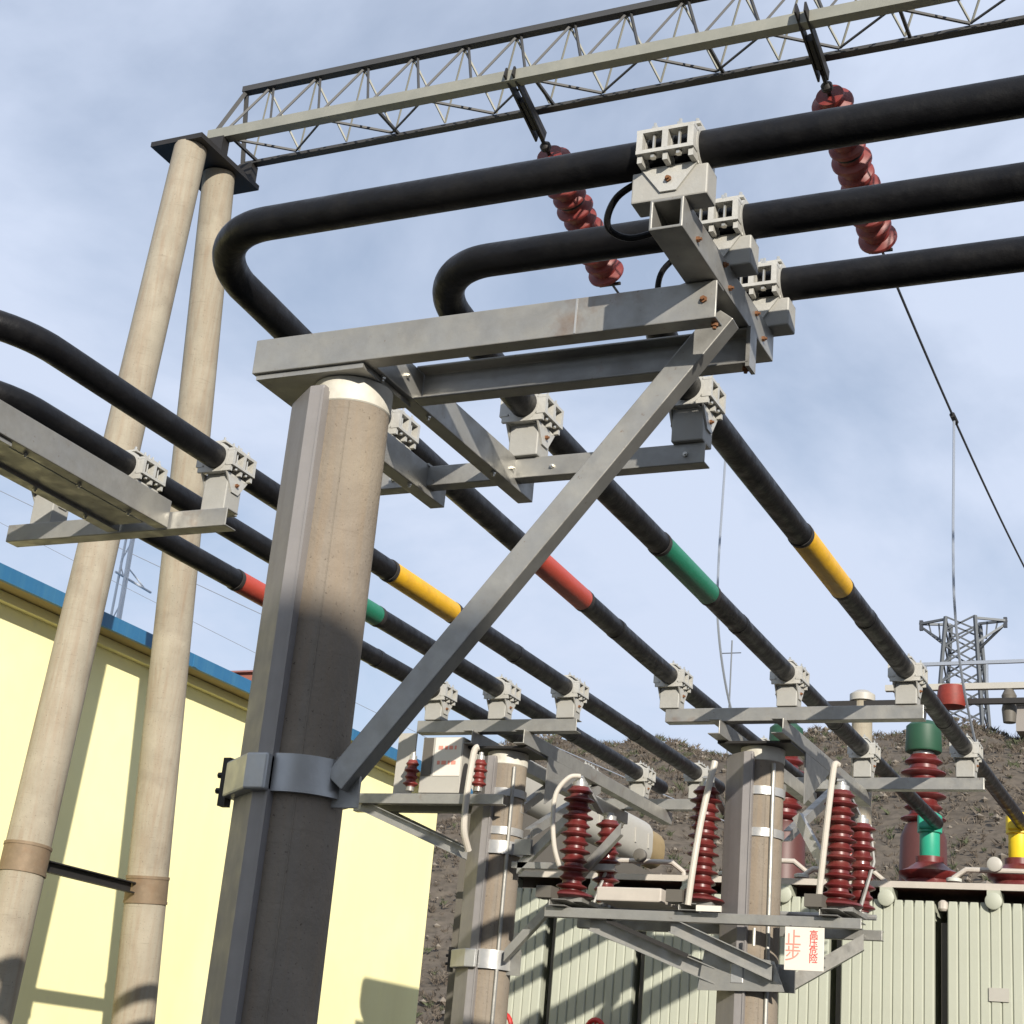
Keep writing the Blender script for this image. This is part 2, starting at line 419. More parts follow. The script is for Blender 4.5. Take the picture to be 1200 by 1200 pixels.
# lightning mast on the roof
ms = thing('roof_mast', (-14.5, 17.2, 6.32), 'thin white lattice mast with a small crossarm on the blue roof', 'mast')
MXM, MYM, MZ0, MZ1 = -14.5, 17.2, 6.32, 9.2
legs3 = ((-.07, -.07), (.07, -.07), (0, .08))
for dx, dy in legs3:
    MB().tube([(MXM + dx, MYM + dy, MZ0), (MXM + dx * .6, MYM + dy * .6, MZ1)], 0.020, 6).build('leg', 'mast_white', ms)
for k in range(9):
    z = MZ0 + .1 + k * .3
    p = legs3[k % 3]; q = legs3[(k + 1) % 3]
    MB().tube([(MXM + p[0] * .9, MYM + p[1] * .9, z), (MXM + q[0] * .85, MYM + q[1] * .85, z + .28)], 0.010, 5).build('lattice_brace', 'mast_white', ms)
MB().tube([(MXM, MYM - .2, 8.04), (MXM, MYM + .62, 8.0)], 0.017, 6).build('crossarm', 'mast_white', ms)
MB().tube([(MXM, MYM + .5, 8.0), (MXM, MYM, 8.2)], 0.011, 5).build('stay', 'mast_white', ms)

# ------------------------------------------------------------------ big gantry: paired concrete poles carrying a lattice girder
GX = -10.5
g = thing('gantry', (GX, 12.7, 0), 'tall gantry of two splayed concrete poles with a triangular lattice girder on top', 'gantry')
def pole(parent, p0, p1, r0, r1, m, name='concrete_pole', n=28):
    p0 = Vector(p0); p1 = Vector(p1)
    pts = [p0.lerp(p1, k / 10) for k in range(11)]
    return MB().tube(pts, r0, n, radii=[r0 + (r1 - r0) * k / 10 for k in range(11)]).build(name, m, parent)
PT = 11.17
for gx in (GX, 10.5):
    LA, LB = (gx, 11.58, 0), (gx, 12.29, PT)
    RA, RB = (gx, 13.96, 0), (gx, 12.84, PT)
    for A, B in ((LA, LB), (RA, RB)):
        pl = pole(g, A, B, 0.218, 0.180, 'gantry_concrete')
        A = Vector(A); B = Vector(B); dn = (B - A).normalized()
        z0, z1 = 3.20, 3.44
        q0 = A.lerp(B, z0 / PT); q1 = A.lerp(B, z1 / PT); rr = 0.218 - 0.038 * z0 / PT
        MB().tube([q0, q1], rr + 0.006, 28).build('joint_ring', 'joint_ring', pl)
        for q in (q0, q1):
            MB().tube([q - dn * .014, q + dn * .014], rr + 0.012, 28).build('ring_lip', 'joint_ring', pl)
    MB().channel((gx, 11.98, 3.31), (gx, 13.40, 3.31), 0.07, 0.105, 0.012).build('cross_tie', 'dark_iron', g, smooth=0)
    MB().box(gx - .42, gx + .26, 12.12, 13.26, PT, PT + .06).build('cap_plate', 'dark_iron', g, smooth=0)
    for yy in (12.57, 13.15):
        MB().box(gx + .02, gx + .24, yy - .06, yy + .06, PT + .061, PT + .27).build('bearing_stub', 'dark_iron', g, smooth=0)
YN, YF, YT, ZB, ZT = 12.57, 13.15, 12.83, 11.49, 12.24
X0, X1 = -10.50, 10.8
def angle_iron(mb, x0, x1, y, z, s, t, sy, sz):
    mb.box(x0, x1, min(y, y + sy * s), max(y, y + sy * s), min(z, z + sz * t), max(z, z + sz * t))
    mb.box(x0, x1, min(y, y + sy * t), max(y, y + sy * t), min(z + sz * t, z + sz * s), max(z + sz * t, z + sz * s))
    return mb
angle_iron(MB(), X0, X1, YN - .05, ZB - .06, .125, .014, 1, 1).build('chord', 'truss_paint', g, smooth=0)
angle_iron(MB(), X0 + .05, X1, YF + .05, ZB - .045, .10, .014, -1, 1).build('chord', 'truss_dark', g, smooth=0)
MB().bar((X0 + .17, YT, ZT), (X1, YT, ZT), .10, .07).build('chord', 'truss_dark', g, smooth=0)
PN = 0.62
nP = int((X1 - X0 - .3) / PN)
def br(p, q, m='truss_paint', w=.024):
    MB().bar(p, q, w, w).build('lattice_brace', m, g, smooth=0)
for k in range(nP):
    xa = X0 + .20 + k * PN; xb = xa + PN / 2; xc = xa + PN
    br((xa, YN, ZB + .04), (xb, YT, ZT - .04), 'truss_dark'); br((xb + .06, YT, ZT - .04), (xc - .02, YN, ZB + .04), 'truss_dark')
    br((xa, YF, ZB + .04), (xb, YT + .02, ZT - .04), 'truss_paint', .018); br((xb, YT + .02, ZT - .04), (xc, YF, ZB + .04), 'truss_paint', .018)
    if k % 2 == 0: br((xa, YN + .07, ZB), (xc, YF - .06, ZB), 'truss_dark')
    else: br((xa, YF - .06, ZB), (xc, YN + .07, ZB), 'truss_dark', .018)
    if k % 3 == 0: br((xa + .05, YN, ZB), (xa + .05, YF, ZB + .01), 'truss_dark', .03)
MB().bar((X0 + .03, YN, ZB), (X0 + .2, YT, ZT), .045, .045).build('end_post', 'truss_dark', g, smooth=0)
MB().bar((X0 + .06, YF, ZB), (X0 + .2, YT, ZT), .045, .045).build('end_post', 'truss_dark', g, smooth=0)

# tension insulator strings hanging off the girder, with their overhead wires
def insulator_string(x, y0, z0, y1, z1, yend, zend, sag, label, wlabel, dropy):
    t = thing('insulator_string', (x, y0, z0), label, 'insulator', 'red insulator strings on the girder')
    A = Vector((x, y0, z0)); B = Vector((x, y1, z1)); d = (B - A).normalized(); L = (B - A).length
    l0 = A + d * .02; l1 = A + d * .92
    for s in (-.045, .045):
        MB().bar(l0 + Vector((s, 0, 0)), l1 + Vector((s, 0, 0)), .02, .12).build('link_plate', 'dark_iron', t, smooth=0)
    MB().tube([A + d * .40, A + d * .78], .055, 10).build('turnbuckle', 'dark_iron', t)
    MB().tube([l1 - d * .1, A + d * 1.22], .022, 8).build('ball_eye', 'dark_iron', t)
    MB().lathe([(.03, 0), (.06, .03), (.06, .08), (.03, .11)], A + d * 1.0, d, 12).build('socket', 'dark_iron', t)
    s0 = 1.16; n = 11; pitch = (L - s0 - .08) / n
    for k in range(n):
        b = A + d * (s0 + k * pitch)
        rk = .192 if k % 2 else .212
        MB().lathe([(.140, 0), (.142, pitch * .34), (rk * .97, pitch * .50), (rk, pitch * .56), (rk, pitch * .70), (.150, pitch * .80), (.140, pitch * .995)], b, d, 28).build('disc', 'red_polymer', t, smooth=28)
        if k % 4 == 3:
            MB().lathe([(.150, 0), (.156, .012), (.150, .024)], b + d * (pitch * .99 - .012), d, 24).build('band', 'dark_iron', t)
    MB().lathe([(.04, 0), (.065, .02), (.065, .07), (.03, .13)], A + d * (L - .10), d, 12).build('end_clamp', 'dark_iron', t)
    MB().bar(B + Vector((-.13, 0, -.04)), B + Vector((.13, 0, -.04)), .03, .03).build('clamp_pin', 'dark_iron', t, smooth=0)
    def wz(u): return z1 + (zend - z1) * u - 4 * sag * u * (1 - u)
    pts = [(x, y1 + (yend - y1) * k / 40, wz(k / 40)) for k in range(41)]
    w = thing('overhead_wire', (x, y1, z1), wlabel, 'wire')
    MB().tube(pts, .016, 6).build('span', 'wire_dark', w)
    u = (dropy - y1) / (yend - y1); zz = wz(u)
    MB().tube([(x, dropy - .13, zz), (x, dropy + .13, zz)], .038, 8).build('clamp', 'dark_iron', w)
    dp = [(x, dropy, zz - .01), (x, dropy - .05, zz - .9), (x, dropy - .09, zz - 1.8), (x, dropy - .0, zz - 2.6), (x, dropy + .5, zz - 3.4), (x + .05, dropy + 1.3, zz - 4.2)]
    MB().tube(cat_rom(dp, 6), .017, 6).build('drop_lead', 'wire_pale', w)
insulator_string(-6.74, 12.46, 11.52, 15.466, 10.65, 36.0, 10.75, .30, 'red disc insulator string on the girder nearer the splayed poles',
                 'dark sagging overhead wire from the insulator string nearer the splayed poles', 19.9)
insulator_string(-3.68, 12.38, 11.52, 15.786, 10.80, 36.0, 11.2, .45, 'red disc insulator string on the girder farther from the splayed poles',
                 'dark sagging overhead wire from the insulator string farther from the splayed poles', 20.05)

# ------------------------------------------------------------------ tube clamps
TR = 0.068          # tube radius
def clamp(parent, c, along, block_h, bw=0.20, bd=0.10, zb=None):
    """clamp round a tube whose axis passes through c; 'along' is 'x' or 'y'. The block below reaches down to zb."""
    cx, cy, cz = c
    def P(a, b, z):          # a along tube, b across
        return (cx + a, cy + b, cz + z) if along == 'x' else (cx - b, cy + a, cz + z)
    def bx(mb, a0, a1, b0, b1, z0, z1):
        p = P(a0, b0, z0); q = P(a1, b1, z1)
        return mb.box(min(p[0], q[0]), max(p[0], q[0]), min(p[1], q[1]), max(p[1], q[1]), p[2], q[2])
    zb = zb - cz
    zt = -TR - .016
    # block
    k = MB(); bx(k, -bw / 2, bw / 2, -bd / 2, bd / 2, zb, zt)
    blk = k.build('clamp_block', 'block_grey', parent, smooth=0, bevel=.006)
    # two cast rings
    ax = (1, 0, 0) if along == 'x' else (0, 1, 0)
    for a in (-.094, 0, .094):
        r0, r1, hw = TR + .001, TR + .016, .012
        MB().lathe([(r0, -hw), (r1, -hw), (r1, hw), (r0, hw)], P(a, 0, 0), ax, 28).build('clamp_ring', 'cast_aluminium', blk, smooth=40)
    # side flanges with ribs, front and back, and a cap strip over the rings
    for s in (-1, 1):
        f = MB()
        b0, b1 = s * (TR + .006), s * (TR + .050)
        bx(f, -.106, .106, b0, b1, .030, .044); bx(f, -.106, .106, b0, b1, -.052, -.038)
        for a in (-.094, 0, .094):
            bx(f, a - .011, a + .011, s * (TR - .006), b1, -.0378, .0298)
            bx(f, a - .009, a + .009, s * (TR - .034), b1 - s * .012, -.082, -.0522)
        f.build('clamp_flange', 'cast_aluminium', blk, smooth=0)
        for a in (-.047, .047):
            p = P(a, s * (TR + .030), -.066)
            MB().lathe([(.012, 0), (.012, .012), (.006, .012), (.006, .112), (.013, .112), (.013, .124), (.006, .124), (.006, .142)], p, (0, 0, 1), 6).build('bolt', 'bolt_steel', blk, smooth=0)
    k = MB(); bx(k, -.100, .100, -.045, .045, TR + .0165, TR + .026)
    k.build('cap_strip', 'cast_aluminium', blk, smooth=0)
    for a in (-.075, .01, .08):
        p = P(a, -.02, TR + .026)
        MB().lathe([(.013, 0), (.013, .010), (.007, .010), (.007, .026)], p, (0, 0, 1), 6).build('bolt', 'bolt_steel', blk, smooth=0)
    # saddle foot: triangular cheek on both faces of the block
    for s in (-1, 1):
        pts = [P(-.10, s * bd / 2, zt), P(.10, s * bd / 2, zt), P(.03, s * bd / 2, max(zb + .012, zt - .095)), P(-.03, s * bd / 2, max(zb + .012, zt - .095))]
        n = Vector(P(0, s, 0)) - Vector(c); v2 = [Vector(p) + n * .009 for p in pts]; v1 = [Vector(p) + n * .0005 for p in pts]
        MB().add(v1 + v2, [(0, 1, 2, 3), (7, 6, 5, 4), (0, 4, 5, 1), (1, 5, 6, 2), (2, 6, 7, 3), (3, 7, 4, 0)]).build('saddle_cheek', 'cast_aluminium', blk, smooth=0)
        bolt(tuple(Vector(P(0, s * bd / 2, zt - .05)) + n * .009), n, .012, .018, blk, 'rust_bolt')
    k = MB(); bx(k, -.105, .105, -.05, .05, zt + .0005, -TR - .004)
    k.build('saddle_plate', 'cast_aluminium', blk, smooth=0)
    return blk

# ------------------------------------------------------------------ concrete support columns with steel crossarms
def column(parent, x, y, zt=4.29, channel=True):
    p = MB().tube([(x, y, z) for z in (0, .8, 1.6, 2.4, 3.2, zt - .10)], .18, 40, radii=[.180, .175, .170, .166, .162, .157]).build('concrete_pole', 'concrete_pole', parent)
    for an in (R(-62), R(118)):
        ca, sa = math.cos(an), math.sin(an)
        MB().tube([(x + .179 * ca, y + .179 * sa, .02), (x + .1655 * ca, y + .1655 * sa, 2.4), (x + .1565 * ca, y + .1565 * sa, zt - .11)], .0035, 5).build('mould_seam', 'concrete_pole', p)
    MB().lathe([(.158, zt - .105), (.162, zt - .10), (.162, zt - .002)], (x, y, 0), (0, 0, 1), 40).build('white_cap', 'white_cap', p)
    if channel:
        poly = [(x - .015, y - .14), (x - .015, y - .195), (x - .082, y - .195), (x - .258, y - .055), (x - .258, y + .0), (x - .13, y + .0)]
        ch = MB().prism(list(reversed(poly)), 0.0, zt - .05).build('cable_channel', 'channel_steel', p, smooth=0, bevel=.006)
        MB().box(x - .022, x - .010, y - .203, y - .15, 0.0, zt - .07).build('channel_lip', 'channel_steel', p, smooth=0)
    return p
def band(parent, x, y, z0, z1, lugs):
    b = MB().tube([(x, y, z0), (x, y, z1)], .192, 40)
    o = b.build('clamp_band', 'galvanised_bright', parent)
    # housing over the cable channel side
    poly = [(x - .01, y - .185), (x - .01, y - .235), (x - .10, y - .235), (x - .30, y - .075), (x - .30, y + .02), (x - .12, y + .02)]
    MB().prism(list(reversed(poly)), z0 - .002, z1 - .006).build('band_strap', 'galvanised_bright', o, smooth=0, bevel=.008)
    MB().box(x - .335, x - .302, y - .05, y - .01, z0 - .03, z1 + .015).build('lug', 'dark_iron', o, smooth=0)
    for dz in (.03, .09):
        MB().tube([(x - .36, y - .03, z0 + dz), (x - .30, y - .03, z0 + dz)], .012, 6).build('bolt', 'dark_iron', o)
    for lx in lugs:
        MB().box(min(x, lx), max(x, lx), y - .035, y - .02, z0 - .03, z1 + .02).build('lug', 'galvanised', o, smooth=0)
    return o
def arm(name, parent, p0, p1, w, h, t=.008, side=1, m='galvanised', kind='channel'):
    mb = MB()
    if kind == 'channel': mb.channel(p0, p1, w, h, t, side)
    elif kind == 'hollow': mb.hollow(p0, p1, w, h, t)
    else: mb.bar(p0, p1, w, h)
    return mb.build(name, m, parent, smooth=0, bevel=.004)

# --- main column
M = thing('busbar_support', (-3.37, 5.2, 0), 'large concrete column with cantilevered grey steel arms and one long diagonal brace', 'support column', 'concrete busbar support columns')
column(M, -3.37, 5.2)
MB().box(-3.72, -3.215, 5.00, 5.40, 4.291, 4.312).build('cap_plate', 'galvanised', M, smooth=0)
ZL, ZH = 4.314, 4.466
ZM = (ZL + ZH) / 2; HB = ZH - ZL
arm('crossarm', M, (-3.735, 5.025, ZM), (-1.752, 5.025, ZM), .08, HB, .010, side=-1)          # front cantilever (web to the front)
arm('crossarm', M, (-3.189, 5.41, ZM), (-1.745, 5.41, ZM), .08, HB, .010, side=1)             # back cantilever
arm('bearer', M, (-3.695, 5.067, ZM - .001), (-3.695, 6.58, ZM - .001), .078, HB - .004, .010, side=-1)
arm('bearer', M, (-3.23, 5.067, ZM - .001), (-3.23, 6.60, ZM - .001), .078, HB - .004, .010, side=-1)
arm('crossarm', M, (-4.06, 6.42, 4.405), (-2.26, 6.42, 4.405), .08, .10, .008, side=-1)
for xx in (-3.23, -3.695):
    MB().box(xx - .045, xx + .045, 6.37, 6.47, 4.4555, 4.4675).build('gusset', 'galvanised', M, smooth=0)
cb = arm('clamp_rail', M, (-1.815, 4.60, 4.531), (-1.815, 5.70, 4.531), .124, .122, .012, kind='hollow')
for px, py in ((-1.775, 5.03), (-1.775, 5.41)):
    bolt((px + .005, py, 4.31), (0, 0, -1), .014, .02, M, 'rust_bolt')
bolt((-1.80, 4.986, 4.39), (0, -1, 0), .014, .02, M, 'rust_bolt')
MB().box(-1.76, -1.744, 5.37, 5.45, 4.30, 4.468).build('end_plate', 'galvanised', M, smooth=0)
# weld bead, joint plates and bolts
MB().box(-2.305, -2.297, 4.9835, 4.9848, ZL + .004, ZH - .004).build('weld_bead', 'galvanised_bright', M, smooth=0)
for xx, yy in ((-3.23, 5.15), (-3.23, 5.55), (-3.695, 5.7), (-3.23, 6.2), (-3.695, 6.25)):
    bolt((xx + .02, yy, ZL + .002), (0, 0, -1), .013, .02, M)
for yy in (5.3, 5.52, 6.34, 6.5):
    bolt((-3.19, yy, 4.39), (1, 0, 0), .012, .018, M)
for xx in (-2.35, -3.0, -3.85):
    bolt((xx, 6.38, 4.40), (0, -1, 0), .012, .018, M)
for zz, yy in ((4.50, 4.75), (4.56, 5.05), (4.50, 5.12), (4.56, 5.45), (4.50, 5.55)):
    bolt((-1.7525, yy, zz), (1, 0, 0), .012, .018, M, 'rust_bolt')
# diagonal brace
MB().hollow((-3.185, 5.16, 2.66), (-1.79, 5.22, 4.435), .085, .095, .008).build('brace', 'galvanised', M, smooth=0, bevel=.008)
band(M, -3.37, 5.2, 2.605, 2.745, (-3.10,))
TZ = 4.80; RZ = 4.70
for y in (4.66, 5.17, 5.68):
    clamp(M, (-1.815, y, TZ), 'x', .1, bw=.28, bd=.10, zb=4.594)
RXS = (-3.93, -3.15, -2.34)
RX2 = (-4.12, -3.23, -2.38); RX3 = (-4.14, -3.26, -2.41)
for x in RXS:
    clamp(M, (x, 6.42, RZ), 'y', .1, bw=.13, bd=.15, zb=4.457)

# --- left support, its column outside the picture
S = thing('busbar_support', (-5.62, 5.2, 0), 'concrete column whose crossarm carries the three straight tubes before the yellow building', 'support column', 'concrete busbar support columns')
column(S, -5.62, 5.2)
MB().box(-5.97, -5.32, 4.9, 5.36, 4.291, 4.312).build('cap_plate', 'galvanised', S, smooth=0)
arm('bearer', S, (-5.34, 4.6, ZM), (-5.34, 6.56, ZM), .078, HB, .010, side=-1)
arm('bearer', S, (-5.66, 4.6, ZM), (-5.66, 6.56, ZM), .078, HB, .010, side=-1)
MB().box(-5.62, -5.42, 5.02, 6.50, 4.330, 4.342).build('tie_plate', 'galvanised', S, smooth=0)
arm('crossarm', S, (-6.42, 6.62, 4.36), (-4.94, 6.62, 4.36), .10, .10, .008, side=-1)
LXS = (-6.22, -5.65, -5.06)
for yy in (5.5, 5.9, 6.3):
    for xx in (-5.36, -5.64):
        bolt((xx, yy, 4.313), (0, 0, -1), .013, .02, S)
for x in LXS:
    clamp(S, (x, 6.66, RZ), 'y', .1, bw=.13, bd=.15, zb=4.412)

# --- far pair
def far_support(x, y, tubes, yx1, yx2, xl, xr, label, bearers):
    F = thing('busbar_support', (x, y, 0), label, 'support column', 'concrete busbar support columns')
    column(F, x, y, 4.227)
    MB().box(bearers[0] - .04, bearers[1] + .04, y - .22, y + .22, 4.228, 4.245).build('cap_plate', 'dark_iron', F, smooth=0)
    for bxx in bearers:
        arm('bearer', F, (bxx, yx1 - .14, 4.303), (bxx, yx2 + .14, 4.303), .09, .112, .009, side=-1)
    arm('crossarm', F, (xl, yx1, 4.411), (xr, yx1, 4.41), .10, .10, .008, side=-1)
    arm('crossarm', F, (xl, yx2, 4.41), (xr, yx2, 4.41), .10, .10, .008, side=-1)
    for t1, t2 in zip(*tubes):
        for tx, yy in ((t1, yx1), (t2, yx2)):
            clamp(F, (tx, yy, RZ), 'y', .1, bw=.13, bd=.15, zb=4.462)
    return F
C2 = far_support(-5.62, 11.6, (LXS, LXS), 11.44, 14.6, -6.36, -4.96, 'concrete column with a white marker box and small red insulators on its side bracket', (-5.85, -5.40))
C3 = far_support(-3.5, 11.5, (RX2, RX3), 11.2, 13.62, -4.15, -2.26, 'concrete column carrying the disconnector platform in front of the pale radiators', (-3.74, -3.27))
b2 = band(C2, -5.62, 11.6, 2.56, 2.70, (-5.35,))
b3 = band(C3, -3.5, 11.5, 2.54, 2.68, (-3.2, -3.8))

for F, x, y in ((C2, -5.62, 11.6), (C3, -3.5, 11.5)):
    for dx in (-.235, .225):
        MB().channel((x + dx * .75, y + .12, 3.62), (x + dx, y + 1.35, 4.235), .06, .08, .007, -1).build('knee_brace', 'galvanised', F, smooth=0)
    MB().endprism([(y + .15, 4.24), (y + .85, 4.24), (y + .15, 3.86)], x + .272, x + .282).build('gusset', 'galvanised', F, smooth=0)
    for zz in (3.60, 3.9):
        MB().tube([(x, y, zz - .03), (x, y, zz + .03)], .172, 36).build('pole_strap', 'galvanised_bright', F)
    MB().tube([(x + .13, y - .13, .2), (x + .125, y - .125, 2.5), (x + .12, y - .12, 4.1)], .016, 8).build('earth_strap', 'galvanised', F)

# ------------------------------------------------------------------ insulated tubular busbars
def smooth_path(ctrl):
    return [Vector(p) for p in ctrl]
def bent_tube(x, y, xr, rad, run):
    """from the right along -x at height TZ, a quarter bend, then away along +y through the points of run (x, y)"""
    xs = x + rad
    pts = [Vector((xr + (xs - xr) * k / 6, y, TZ)) for k in range(6)]
    N = 18
    for k in range(N):
        a = PI / 2 * k / N; q = k / N
        pts.append(Vector((xs - rad * math.sin(a), y + rad - rad * math.cos(a), TZ + (RZ - TZ) * .5 * q * q)))
    pts += cat_rom([(x, y + rad, TZ + (RZ - TZ) * .5)] + [(px, py, RZ) for px, py in run])
    return pts
def sleeve(parent, x, y0, y1, m, z, x1=None):
    x1 = x if x1 is None else x1
    pts = [(x + (x1 - x) * (q - y0) / (y1 - y0), q, z) for q in (y0 - .012, y0, y0 + .02, y1 - .02, y1, y1 + .012)]
    MB().tube(pts, TR, 28, radii=[TR - .001, TR + .002, TR + .0045, TR + .0045, TR + .002, TR - .001]).build('phase_sleeve', m, parent)
    for q, wdt in ((y0, .030), (y1, .040)):
        qx = x + (x1 - x) * (q - y0) / (y1 - y0)
        MB().tube([(qx, q - wdt * .5, z + .001), (qx + .001, q + wdt * .5, z - .001)], TR + .0062, 26).build('tape_ring', 'tape', parent)
def seam(parent, x, y, z):
    MB().tube([(x, y - .035, z), (x, y - .03, z), (x, y + .03, z), (x, y + .035, z)], TR, 28, radii=[TR, TR + .004, TR + .004, TR]).build('seam_collar', 'black_sleeve', parent)
names = (('red', 'phase_red'), ('green', 'phase_green'), ('yellow', 'phase_yellow'))
for i, x in enumerate(RXS):
    y = (4.66, 5.17, 5.68)[i]; rad = (.34, .30, .28)[i]
    xb = (-3.87, -3.09, -2.32)[i]; x2 = RX2[i]; x3 = RX3[i]; xe = (-4.15, -3.30, -2.45)[i]
    t = thing('busbar_tube', (x, 6.42, RZ), 'black insulated busbar tube with a right-angle bend and %s sleeve' % ('an orange-red' if i == 0 else 'a ' + names[i][0]), 'busbar', 'black busbar tubes')
    run = [(x, 6.42), (x + (x2 - x) * .42, 8.30), (x + (x2 - x) * .62, 9.25), (x2, 11.2), (x3, 13.62), (xe, 16.95)]
    MB().tube(bent_tube(xb, y, 5.0, rad, run), TR, 28).build('tube', 'black_sleeve', t)
    sleeve(t, run[1][0], 8.30, 9.25, names[i][1], RZ, run[2][0])
    for yy, xx in ((9.9, x + (x2 - x) * .75), (12.6, x2 + (x3 - x2) * .58)): seam(t, xx, yy, RZ)
for i, x in enumerate(LXS):
    t = thing('busbar_tube', (x, 6.66, RZ), 'black straight busbar tube with %s sleeve running before the yellow building' % ('an orange-red' if i == 0 else 'a ' + names[i][0]), 'busbar', 'black busbar tubes')
    yb = (5.92, 5.30, 4.72)[i]; rad = .55
    pts = [Vector((-14.0 + (x - rad + 14.0) * k / 5, yb, RZ + .02)) for k in range(5)]
    for k in range(16):
        a = PI / 2 * k / 16
        pts.append(Vector((x - rad + rad * math.sin(a), yb + rad - rad * math.cos(a), RZ + .02 * (1 - k / 16))))
    pts += [Vector((x, yb + rad + (15.2 - yb - rad) * k / 12, RZ)) for k in range(13)]
    MB().tube(pts, TR, 28).build('tube', 'black_sleeve', t)
    sleeve(t, x, 8.48, 9.38, names[i][1], RZ)
    for yy in (10.4, 12.9): seam(t, x, yy, RZ)
# earth-bond leads looping under the bent tubes beside the clamps
def lead(parent_label, pts, r, m, label, name='bonding_lead', cat='cable'):
    # Catmull-Rom through pts
    P = [Vector(p) for p in pts]; P = [P[0]] + P + [P[-1]]; out = []
    for i in range(1, len(P) - 2):
        for k in range(8):
            u = k / 8; a, b, c, d = P[i - 1], P[i], P[i + 1], P[i + 2]
            out.append(0.5 * ((2 * b) + (c - a) * u + (2 * a - 5 * b + 4 * c - d) * u * u + (3 * b - a - 3 * c + d) * u ** 3))
    out.append(P[-2])
    return tag(MB().tube(out, r, 10).build(name, m), label, cat)
lead('', [(-1.93, 4.70, 4.755), (-2.06, 4.73, 4.71), (-2.11, 4.78, 4.63), (-2.04, 4.84, 4.60), (-1.88, 4.86, 4.64)], .013, 'black_sleeve', 'thin black lead looping beside the clamp nearest the open rail end')
lead('', [(-1.93, 5.19, 4.75), (-2.05, 5.20, 4.66), (-2.07, 5.22, 4.55), (-2.04, 5.24, 4.48)], .012, 'black_sleeve', 'thin black lead hanging beside the middle clamp of the rail')

# ------------------------------------------------------------------ disconnector platform on the right-hand column
def insulator(parent, p, h, r, n, m='red_porcelain', name='insulator', lean=(0, 0)):
    ax = Vector((lean[0], lean[1], 1)).normalized()
    prof = [(r * .60, 0)]
    pitch = h / n
    for k in range(n):
        z = k * pitch; rr = r * (1.0 if k % 2 == 0 else .84)
        prof += [(r * .60, z + pitch * .10), (rr * .97, z + pitch * .34), (rr, z + pitch * .42), (rr * .96, z + pitch * .52), (r * .62, z + pitch * .80)]
    prof += [(r * .58, h)]
    o = MB().lathe(prof, p, ax, 24).build(name, m, parent, smooth=50)
    MB().lathe([(r * .52, -.035), (r * .52, .004)], p, ax, 16).build('foot_flange', 'galvanised', o)
    q = Vector(p) + ax * h
    MB().lathe([(r * .48, -.002), (r * .48, .035), (r * .3, .04), (r * .3, .06)], q, ax, 16).build('head_flange', 'galvanised_bright', o)
    return o
D = thing('disconnector_platform', (-3.8, 11.4, 2.9), 'long steel platform with three dark red post insulators bolted to the right-hand column', 'switchgear')
for yy in (11.14, 11.76):
    arm('platform_beam', D, (-4.98, yy, 2.955), (-2.66, yy, 2.955), .06, .07, .007, side=-1)
for xx in (-4.86, -3.87, -2.87):
    arm('platform_beam', D, (xx, 11.05, 3.018), (xx, 11.86, 3.018), .13, .05, .007, side=1)
    MB().box(xx - .13, xx + .13, 11.2, 11.62, 3.045, 3.075).build('base_plate', 'galvanised', D, smooth=0)
IX = ((-4.86, 11.30, .77), (-3.86, 11.30, .77), (-2.87, 11.30, .75))
for xx, yy, h in IX:
    insulator(D, (xx, yy, 3.135), h, .118, 12, lean=(.012, 0))
    MB().lathe([(.15, 0), (.175, .015), (.165, .03), (.10, .055)], (xx, yy, 3.076), (0, 0, 1), 24).build('base_skirt', 'red_porcelain', D)
for xx in (-4.74, -3.98, -2.80):
    insulator(D, (xx, 11.66, 3.10), .62, .105, 9, 'red_porcelain')
for xx, yy, h in IX:
    MB().bar((xx, yy, 3.985 if xx < -3 else 3.965), (xx + .04, 11.66, 3.78), .05, .02).build('switch_blade', 'galvanised_bright', D, smooth=0)
# struts from the column collar up to the platform, two in front, two behind
for p, q in (((-3.30, 11.22, 2.62), (-4.02, 11.14, 2.90)), ((-3.72, 11.30, 2.58), (-4.66, 11.20, 2.90)), ((-3.66, 11.70, 2.58), (-4.72, 11.74, 2.90)), ((-3.28, 11.62, 2.58), (-2.78, 11.70, 2.90))):
    MB().channel(p, q, .07, .11, .008, -1).build('strut', 'galvanised', D, smooth=0)
MB().sideprism([(-3.84, 2.48), (-3.22, 2.50), (-3.30, 2.70), (-3.80, 2.76)], 11.27, 11.283).build('gusset', 'galvanised', D, smooth=0)
MB().bar((-2.82, 11.36, 3.10), (-3.22, 11.48, 3.74), .05, .07).build('stay', 'galvanised_bright', D, smooth=0)
MB().tube([(-3.4, 11.12, 2.9), (-3.4, 11.12, 2.78)], .012, 6).build('hanger', 'galvanised', D)
MB().bar((-4.5, 11.14, 2.915), (-3.9, 11.2, 2.70), .012, .03).build('stay', 'dark_iron', D, smooth=0)

